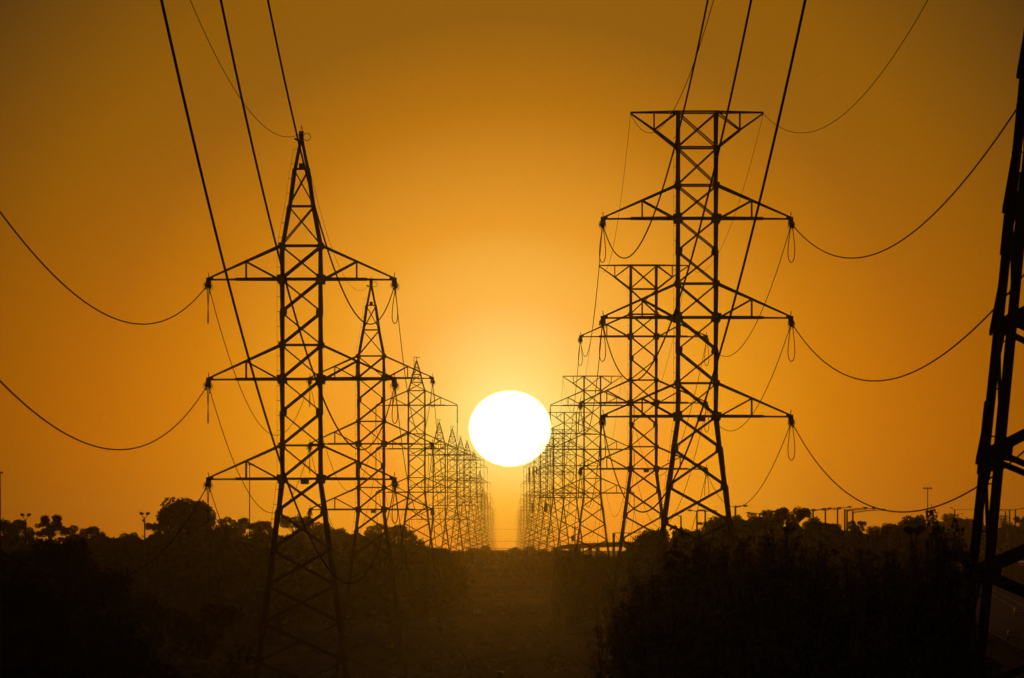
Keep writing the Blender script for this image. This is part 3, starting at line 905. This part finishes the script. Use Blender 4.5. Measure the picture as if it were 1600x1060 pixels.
woodland([(160, 925), (300, 930), (380, 950)], 520, 620, 40, 1.0, .2, 7, M_LEAF2, 'low scrub in the dark field at left')

r_ = np.random.RandomState(77); Q_ = []
for k in range(900):
    d_ = 620 + 1700 * r_.rand() ** 1.2; px_ = r_.uniform(260, 1010); h_ = .25 + 1.0 * r_.rand() ** 4; w_ = h_ * (.8 + 1.4 * r_.rand())
    Q_.append(leaf_quads(r_, 26, np.array([W(px_, 0, d_).x, d_, ground(d_) + h_ * .5]), np.array([w_, w_, h_ * .6]), .16 + .1 * h_))
tag(ob('grass_tussocks', mesh_quads('grass_tussocks', np.concatenate(Q_), M_LEAF2)), 'dark tussocks and low scrub scattered over the open field', kind='stuff')

# foreground saplings at lower right: dense leafy masses with upright shoots
LEAFQ = {}


def sapling(px, ytop, wpx, d, seed, label, shoots=18, dens=1.0, density_leaf=2300):
    r = np.random.RandomState(seed); top = W(px, ytop, d); H = top.z; w = wpx * d / FOC / 2
    Q = []; st = MB(); st.tube([(0, 0, 0), (.1, 0, H * .3), (0, .1, H * .6)], [.16, .12, .07], 7)
    low = H * .50; nl = 20
    for k in range(nl):
        a = r.rand() * 6.283; R = math.sqrt(r.rand()) * w * .9; z = low + (H - 1.9 - low) * r.rand() * (1 - .3 * (R / w) ** 2)
        s = (.24 + .22 * r.rand()) * max(.7, w / 1.2)
        Q.append(leaf_quads(r, int(density_leaf / nl * 1.25 * dens), np.array([R * math.cos(a), R * math.sin(a), z]), np.array([s, s, s * 1.5]), .050, .2))
        st.tube([(0, 0, H * .4), (R * math.cos(a) * .5, R * math.sin(a) * .5, z - .8), (R * math.cos(a), R * math.sin(a), z)], [.04, .025, .01], 4)
    for k in range(int(shoots * 2.6)):
        a = r.rand() * 6.283; R = math.sqrt(r.rand()) * w; zt = H - (R / w) ** 1.5 * .9 - .55 * r.rand() ** 1.5
        x, y = R * math.cos(a), R * math.sin(a); lean = r.normal(size=2) * .22
        p0 = np.array([x * .75, y * .75, zt - 2.8]); p1 = np.array([x + lean[0], y + lean[1], zt])
        mid = (p0 + p1) / 2 + np.array([.10 * r.normal(), .1 * r.normal(), 0])
        st.tube([p0, mid, p1], [.018, .012, .004], 4)
        for j in range(24):
            t = .08 + .92 * j / 23; c = (1 - t) ** 2 * p0 + 2 * t * (1 - t) * mid + t * t * p1; sp = .22 * (1.12 - t)
            off = r.normal(size=3) * np.array([sp, sp, .07]); e = c + off
            st.tube([c - np.array([0, 0, .10]), e], [.006, .002], 3)
            Q.append(leaf_quads(r, 9, e, np.array([.085, .085, .075]), .042, .1))
    root = empty('leafy_sapling', (top.x, d, 0))
    ob('crown', mesh_quads('crown', np.concatenate(Q), M_LEAF3), root); ob('trunk', st.mesh('trunk', M_BARK), root)
    return tag(root, label, 'tree', 'leafy saplings in the right foreground')


for a in [
    (1475, 776, 70, 150, 61, 'dark foreground sapling with the tallest leafy shoot, beside the near tower legs', 5, .35, 1100),
    (1440, 832, 150, 152, 62, 'dense dark foreground sapling just left of the tallest shoot'),
    (1352, 842, 190, 156, 63, 'dense dark foreground sapling under the dip in the treeline'),
    (1268, 838, 180, 158, 64, 'dense dark foreground sapling under the left street lamps'),
    (1196, 832, 170, 160, 65, 'dense dark foreground sapling below the open-crowned gum'),
    (1128, 822, 150, 164, 66, 'dark foreground sapling across the right leg of the largest flat-topped tower'),
    (1082, 803, 60, 162, 67, 'slender leafy shoots rising between the legs of the largest flat-topped tower', 8, .5, 1500),
    (1214, 783, 46, 158, 74, 'single tall leafy shoot standing above the treeline left of the open-crowned gum', 4, .3, 700),
    (1006, 872, 70, 166, 75, 'thin leafy sapling in front of the large rounded tree, left end of the thicket', 8, .4, 1200),
    (1050, 866, 150, 165, 68, 'dark foreground sapling below the legs of the largest flat-topped tower'),
    (1000, 925, 120, 166, 69, 'leftmost dark foreground sapling, low and ragged'),
    (1100, 975, 220, 140, 70, 'near black bush at the bottom edge right of centre'),
    (1240, 955, 240, 138, 71, 'near black bush filling the bottom under the street lamps'),
    (1390, 945, 220, 136, 72, 'near black bush at the bottom below the dip'),
    (1490, 955, 120, 150, 73, 'dark sapling crossing the near tower legs low down'),
]:
    sapling(*a)

# ---------------------------------------------------------------- bridge, lamps, masts
d = 1500
br = empty('overpass_bridge', W(870, 852, d))
o0 = br.location.copy()


def rel(p): return p - o0


a = MB()
prof = [(872, 853.5, 859), (890, 850.5, 858), (930, 848.5, 856), (965, 847, 855), (1010, 846, 854.5), (1060, 846, 854.5), (1180, 847, 856), (1300, 850, 859)]
for (x0, t0, b0), (x1, t1, b1) in zip(prof[:-1], prof[1:]):
    P = [rel(W(x0, b0, d)), rel(W(x1, b1, d)), rel(W(x1, t1, d)), rel(W(x0, t0, d))]
    a.add(P + [p + Vector((0, 11, 0)) for p in P], [(0, 1, 2, 3), (7, 6, 5, 4), (0, 4, 5, 1), (3, 2, 6, 7), (0, 3, 7, 4), (1, 5, 6, 2)])
ob('deck', a.mesh('deck', M_CONC), br)
for px in (905, 922, 934, 1010, 1100, 1200):
    a = MB(); p = rel(W(px, 856, d + 5)); a.tube([(p.x, p.y, ground(d) - o0.z), (p.x, p.y, p.z)], .38, 8)
    ob('pier', a.mesh('pier', M_CONC), br)
a = MB()
for x0 in np.arange(880, 1300, 6.0):
    yt = np.interp(x0, [p[0] for p in prof], [p[1] for p in prof]); p = rel(W(x0, yt, d)); a.box(p.x - .04, p.x + .04, p.y + .1, p.y + .2, p.z, p.z + .35)
ob('railing', a.mesh('railing', M_POLE), br)
tag(br, 'concrete overpass deck on thin piers, right of the sun behind the towers', 'bridge')

gr = empty('sign_gantry', W(959, 870, 1490)); gr.location.z = ground(1490); o0 = gr.location.copy()
a = MB(); zt = W(0, 833, 1490).z - o0.z
for px in (959, 1030): x = W(px, 0, 1490).x - o0.x; a.box(x - .22, x + .22, -.2, .2, 0, zt)
ob('post', a.mesh('post', M_POLE), gr)
a = MB(); x1 = W(1030, 0, 1490).x - o0.x; a.bar((0, 0, zt), (x1, 0, zt), .12); a.bar((0, 0, zt - 1.9), (x1, 0, zt - 1.9), .1)
for k in range(6): xa = x1 * k / 6; xb = x1 * (k + 1) / 6; a.bar((xa, 0, zt if k % 2 == 0 else zt - 1.9), (xb, 0, zt - 1.9 if k % 2 == 0 else zt), .08)
ob('truss', a.mesh('truss', M_POLE), gr)
tag(gr, 'thin truss sign gantry rising over the bridge deck beside the round tree', 'gantry')

bf = empty('footbridge_railing', W(770, 859, 2600)); o0 = bf.location.copy()
a = MB(); L = W(820, 0, 2600).x - o0.x
a.bar((0, 0, .35), (L, 0, .35), .10); a.bar((0, 0, -.25), (L, 0, -.25), .18)
for k in range(22): a.bar((L * k / 21, 0, -.2), (L * k / 21, 0, .35), .06)
ob('rail', a.mesh('rail', M_POLE), bf)
a = MB()
for k in (0, 1): a.box(L * k - .2, L * k + .2, -.2, .2, -6, -.3)
ob('pier', a.mesh('pier', M_CONC), bf)
tag(bf, 'distant low bridge railing on the skyline directly below the sun', 'railing')


def lamp(px, ytop, d, arms, label, heavy=1.0, group='street lamps above the right treeline'):
    """arms: list of (dx px, dy px) reaches from the pole top."""
    far = px > 1465; d *= 3.0 if far else 1.5; heavy *= 2.0 if far else 1.3
    top = W(px, ytop, d); gz = ground(d); root = empty('street_lamp', (top.x, d, gz)); h = top.z - gz
    a = MB(); a.tube([(0, 0, 0), (0, 0, h)], [.13 * heavy, .08 * heavy], 8); ob('pole', a.mesh('pole', M_POLE), root)
    s = d / FOC
    for dx, dy in arms:
        a = MB(); e = Vector((dx * s, 0, h - dy * s)); a.tube([(0, 0, h - .15), e * .5 + Vector((0, 0, h * .5 - .02)), e], [.06, .05, .04], 6)
        arm = ob('arm', a.mesh('arm', M_POLE), root)
        sg = 1 if dx > 0 else -1
        a = MB(); a.add([(e.x - sg * .1, -.13, e.z + .02), (e.x + sg * .55, -.10, e.z - .02), (e.x + sg * .55, .10, e.z - .02), (e.x - sg * .1, .13, e.z + .02),
                         (e.x - sg * .1, -.10, e.z + .14), (e.x + sg * .40, -.07, e.z + .12), (e.x + sg * .40, .07, e.z + .12), (e.x - sg * .1, .10, e.z + .14),
                         ], [(0, 1, 2, 3), (4, 7, 6, 5), (0, 4, 5, 1), (1, 5, 6, 2), (2, 6, 7, 3), (3, 7, 4, 0)])
        a.box(e.x, e.x + sg * .35, -.06, .06, e.z - .10, e.z)
        ob('lamp_head', a.mesh('lamp_head', M_BLACK), arm)
    return tag(root, label, 'street lamp', group)


for q in [
    (1064, 806, 760, [(-8, -1)], 'lamp pole half hidden between the legs of the largest flat-topped tower'),
    (1089, 798, 740, [(-9, 0), (8, 0)], 'left of two T-shaped lamp poles seen through the largest flat-topped tower'),
    (1102, 798, 720, [(-6, 0), (12, 1)], 'right of two T-shaped lamp poles seen through the largest flat-topped tower'),
    (1149, 790, 650, [(13, 1)], 'single-arm lamp just right of the largest flat-topped tower'),
    (1187, 802, 700, [(-15, 0), (20, -2)], 'T-shaped lamp left of the open-crowned gum'),
    (1270.6, 797, 760, [(-18, 1), (24, -2)], 'leftmost double-arm lamp of the cluster above the dip'),
    (1289.7, 796, 780, [(-17, 1), (20, -2)], 'second double-arm lamp of the cluster above the dip'),
    (1308.7, 794.6, 800, [(-19, 1), (17, -2)], 'third lamp of the cluster, its arm just above the gum'),
    (1320, 796, 720, [(30, -2)], 'lamp with a long right arm at the middle of the cluster'),
    (1323.5, 797, 690, [(40, -2)], 'lamp with right arm ending between its two neighbours in the cluster'),
    (1332.5, 799, 660, [(45, -2)], 'rightmost lamp of the cluster with the longest right arm'),
    (1491.7, 796, 700, [(-4, -2), (42, 1)], 'double-arm lamp right of the tall mast near the sapling shoot'),
    (1497, 803, 800, [(6, 0)], 'short lamp close behind the one near the sapling shoot'),
    (1536, 803, 720, [(-8, -2), (22, -5)], 'lamp between the legs of the near dark tower'),
    (1571, 799, 740, [(-14, -3)], 'left lamp of three at the far right edge'),
    (1577.6, 797, 700, [(-20, -1), (18, -2)], 'middle lamp of three at the far right edge'),
    (1586.5, 796, 680, [(10, -1), (-24, 1)], 'right lamp of three at the far right edge')]:
    lamp(*q)

for (px, yt, label) in [(1274, 815, 'short power pole with crossbar at left of the lamp cluster'), (1282, 816, 'second short power pole with crossbar, partly behind the bushes'),
                        (898.5, 823, 'utility pole with transformer above the left end of the bridge')]:
    d = 900 if px > 1000 else 1700
    top = W(px, yt, d); root = empty('power_pole', (top.x, d, ground(d))); h = top.z - ground(d)
    a = MB(); a.tube([(0, 0, 0), (0, 0, h)], [.16, .11], 8); ob('pole', a.mesh('pole', M_BARK), root)
    a = MB(); a.box(-.6, .6, -.05, .05, h - .35, h - .2)
    for x in (-.5, 0, .5): a.box(x - .05, x + .05, -.05, .05, h - .2, h + .05)
    ob('crossbar', a.mesh('crossbar', M_BARK), root)
    if px < 1000:
        a = MB(); a.tube([(-.45, 0, h - 2.9), (-.45, 0, h - 1.8)], .3, 8); ob('transformer', a.mesh('transformer', M_STEEL), root)
    tag(root, label, 'power pole')


def mast(px, yt, d, label, heads, name='floodlight_mast', r=.16, spread=.35):
    top = W(px, yt, d); gz = ground(d); h = top.z - gz; root = empty(name, (top.x, d, gz))
    a = MB(); a.tube([(0, 0, 0), (0, 0, h)], [r * 1.6, r * .7], 8); ob('pole', a.mesh('pole', M_POLE), root)
    a = MB(); a.bar((-spread, 0, h), (spread, 0, h), .08); ob('crossbar', a.mesh('crossbar', M_POLE), root)
    for k in range(heads):
        x = -spread + 2 * spread * k / (heads - 1)
        a = MB(); a.box(x - .16, x + .16, -.15, .2, h - .03, h + .2); ob('floodlight', a.mesh('floodlight', M_BLACK), root)
    return tag(root, label, 'floodlight')


mast(390, 727, 1400, 'tall slim floodlight mast behind the left arm of the largest peaked tower', 3, r=.09, spread=.55)
mast(1449.5, 764, 1300, 'tall slim mast with crosspiece rising above the right treeline', 3, r=.09, spread=.5)


def ylamp(px, yt, d, spread, label, n=2):
    top = W(px, yt, d); gz = ground(d); h = top.z - gz; root = empty('floodlight_mast', (top.x, d, gz))
    a = MB(); a.tube([(0, 0, 0), (0, 0, h - .5)], [.14, .07], 8); ob('pole', a.mesh('pole', M_POLE), root)
    for s in ([-1, 1] if n == 2 else [-1, 1, -.15]):
        e = Vector((s * spread, 0, h - (.0 if abs(s) == 1 else .75)))
        a = MB(); a.tube([(0, 0, h - .6), (e.x * .5, 0, h - .35), e], .035, 5); arm = ob('arm', a.mesh('arm', M_POLE), root)
        a = MB(); a.tube([e + Vector((-.22 * (s or 1), 0, .0)), e, e + Vector((.2 * (1 if s > 0 else -1), 0, .1))], [.09, .17, .09], 8); ob('lamp_shade', a.mesh('lamp_shade', M_BLACK, True), arm)
    return tag(root, label, 'floodlight')


ylamp(226, 803, 900, .33, 'small mast with three floodlight heads left of the dome-shaped tree', 3)
ylamp(40, 805, 900, .35, 'Y-shaped twin floodlight above the gums at far left')
ylamp(1428, 829, 320, .17, 'dark twin-headed lamp in front of the trees below the tall mast')

# concrete pole at the left picture edge
root = empty('utility_pole', (W(-1, 0, 230).x, 230, 0)); zt = W(0, 738, 230).z
a = MB(); a.tube([(0, 0, 0), (-.02, 0, zt)], [.12, .055], 10); ob('pole', a.mesh('pole', M_POLE, True), root)
a = MB(); a.box(-.3, .10, -.03, .03, zt - .03, zt + .01); ob('bracket', a.mesh('bracket', M_POLE), root)
tag(root, 'slim dark pole with a small bracket on top at the left picture edge', 'pole')

# small metal cabinet catching the light at the bottom of the field
root = empty('utility_cabinet', (W(782, 0, 760).x, 760, ground(760)))
a = MB(); a.box(-.28, .28, -.2, .2, 0, 1.7); ob('cabinet_body', a.mesh('cabinet_body', M_STEEL), root)
a = MB(); a.add([(-.33, -.5, 1.71), (.33, -.5, 1.71), (.33, .5, 1.75), (-.33, .5, 1.75), (-.33, -.5, 1.75), (.33, -.5, 1.75), (.33, .5, 1.79), (-.33, .5, 1.79)],
                [(0, 3, 2, 1), (4, 5, 6, 7), (0, 1, 5, 4), (1, 2, 6, 5), (2, 3, 7, 6), (3, 0, 4, 7)])
M_SHINY = mat('polished_sheet_metal', (.6, .55, .5), .25, 1.0, .05, 1)
ob('lid', a.mesh('lid', M_SHINY), root)
tag(root, 'small cabinet with a shiny lid glinting orange at the bottom edge of the field', 'cabinet')

# ---------------------------------------------------------------- speed signs, cars on the freeway
M_RED = emit('red_led', (1.0, .06, .03), .10)
M_WHT = emit('white_led', (1.0, .8, .65), .12)


def speed_sign(px, py, d, label):
    c = W(px, py, d); root = empty('speed_sign', (c.x, d, ground(d))); h = c.z - ground(d)
    a = MB(); a.tube([(0, .12, 0), (0, .12, h + .3)], .07, 8); ob('post', a.mesh('post', M_POLE), root)
    a = MB(); a.box(-.48, .48, 0, .08, h - .48, h + .48); ob('panel', a.mesh('panel', M_BLACK), root)
    a = MB(); a.ring((0, -.02, h), .40, .05, 'Y', 24, 5); ob('red_ring', a.mesh('red_ring', M_RED), root)
    a = MB(); z0, z1 = h - .15, h + .15
    a.box(-.25, -.20, -.03, -.01, z0, z1)
    for cx in (-.07, .15):
        for (x0, x1, y0, y1) in ((-.075, -.035, z0, z1), (.035, .075, z0, z1), (-.035, .035, z1 - .045, z1), (-.035, .035, z0, z0 + .045)):
            a.box(cx + x0, cx + x1, -.03, -.01, y0, y1)
    ob('digits', a.mesh('digits', M_WHT), root)
    root.scale = (1.7, 1.7, 1.0); root.children[1].matrix_basis = root.children[2].matrix_basis = root.children[3].matrix_basis = Matrix.Translation((0, 0, -.7 * h)) @ Matrix.Diagonal((1, 1, 1.7, 1))
    tag(root, label, 'speed sign', 'electronic 100 speed signs over the freeway')


speed_sign(1560, 877, 1750, 'electronic speed sign reading 100 in a red ring, right of the near tower legs')
speed_sign(1597, 878, 1740, 'electronic speed sign reading 100 cut by the right picture edge')


def car_paint(n, c): return mat(n, c, .25, .3, .05, 1, spec=.6)


def car(px, d, mtl, label, facing=-1, lights=True, off=0, van=False):
    x = W(px, 0, d).x; root = empty('parked_car' if False else 'car', (x, d, ground(d) + .56)); root.rotation_euler.z = -.04
    H = 1.95 if van else 1.42; a = MB(); s = facing
    side = [(-2.2, .35), (-2.25, .75), (-1.35 if not van else -1.9, .92), (-.65 if not van else -1.4, H), (1.15 if not van else 2.1, H), (1.75 if not van else 2.2, .98), (2.2, .92), (2.22, .35)]
    V = []; n = len(side)
    for w, inset in ((-.85, 0), (.85, 0)):
        for (yy, zz) in side:
            k = .86 if zz > 1.1 else 1.0; V.append((w * k, -s * yy * 1, zz))
    F = [tuple(range(n)), tuple(range(2 * n - 1, n - 1, -1))] + [(i, i + n, (i + 1) % n + n, (i + 1) % n) for i in range(n)]
    a.add(V, F); ob('body', a.mesh('body', mtl), root)
    a = MB(); yw = (-1.3, -.72) if not van else (-1.86, -1.46); z0, z1 = .97, H - .07
    a.add([(-.70, -s * yw[0] * 1.02, z0), (.70, -s * yw[0] * 1.02, z0), (.64, -s * (yw[1] - .03), z1), (-.64, -s * (yw[1] - .03), z1)], [(0, 1, 2, 3)])
    a.add([(p.x, p.y + s * .04, p.z) for p in a.v[:4]], [(3, 2, 1, 0)])
    ob('windscreen', a.mesh('windscreen', M_GLASS), root)
    wm = MB(); wm.tube([(-.1, 0, 0), (.1, 0, 0)], .33, 14); wmesh = wm.mesh('wheel', M_TYRE)
    for sx in (-.8, .8):
        for sy in (-1.35, 1.35): ob('wheel', wmesh, root, (sx, sy, .33))
    lm = M_HEAD if lights else M_BLACK
    hm = MB(); hm.box(-.14, .14, -.03, .03, -.07, .07); hmesh = hm.mesh('headlight', lm)
    for sx in (-.62, .62): ob('headlight', hmesh, root, (sx, s * 2.25, .68))
    tag(root, label, 'car', 'cars on the freeway at lower right')


M_HEAD = emit('headlight_lens', (1.0, .9, .75), 5.0)
M_HEAD_Y = emit('headlight_warm', (1.0, .7, .3), .8)
car(1566, 2000, car_paint('silver_paint', (.45, .45, .45)), 'distant car with bright headlights right of the near tower legs')
car(1487, 2120, car_paint('dark_blue_paint', (.02, .03, .06)), 'most distant car, small lit headlights left of the near tower legs', lights=True)
car(1517, 1560, car_paint('white_paint', (.6, .6, .58)), 'pale van on the freeway just left of the near tower legs', lights=False, van=True)
car(1592, 1480, car_paint('grey_paint', (.2, .2, .2)), 'grey car at the right edge near the guard rail', lights=False)
car(1584, 1130, car_paint('red_paint', (.25, .03, .02)), 'dark red car lowest of all, in the bottom right corner', lights=False)

# distant wires crossing the gap under the sun
for k, (y, d) in enumerate([(827, 4300), (846, 3900)]):
    a, b = W(745, y, d), W(868, y + .5, d); m, _ = span_mesh(a, b, 1.5e-4, .05, 12, 4)
    tag(ob('crossing_wire', m, None, a), ['upper faint wire crossing the gap below the sun', 'lower faint wire crossing the gap just above the skyline'][k], 'wire')

# ---------------------------------------------------------------- haze
hz = MB(); hz.box(-4200, 4200, -220, 11500, -1.6, 86)
mh = bpy.data.materials.new('evening_haze'); mh.use_nodes = True; t = mh.node_tree; t.nodes.clear()
pv = t.nodes.new('ShaderNodeVolumePrincipled'); out = t.nodes.new('ShaderNodeOutputMaterial')
pv.inputs['Color'].default_value = (.95, .93, .9, 1); pv.inputs['Density'].default_value = HAZE_DENSITY
pv.inputs['Anisotropy'].default_value = HAZE_G
t.links.new(pv.outputs[0], out.inputs['Volume'])
tag(ob('haze', hz.mesh('haze', mh)), 'thin orange evening haze filling the air over the whole scene', 'haze', kind='stuff')
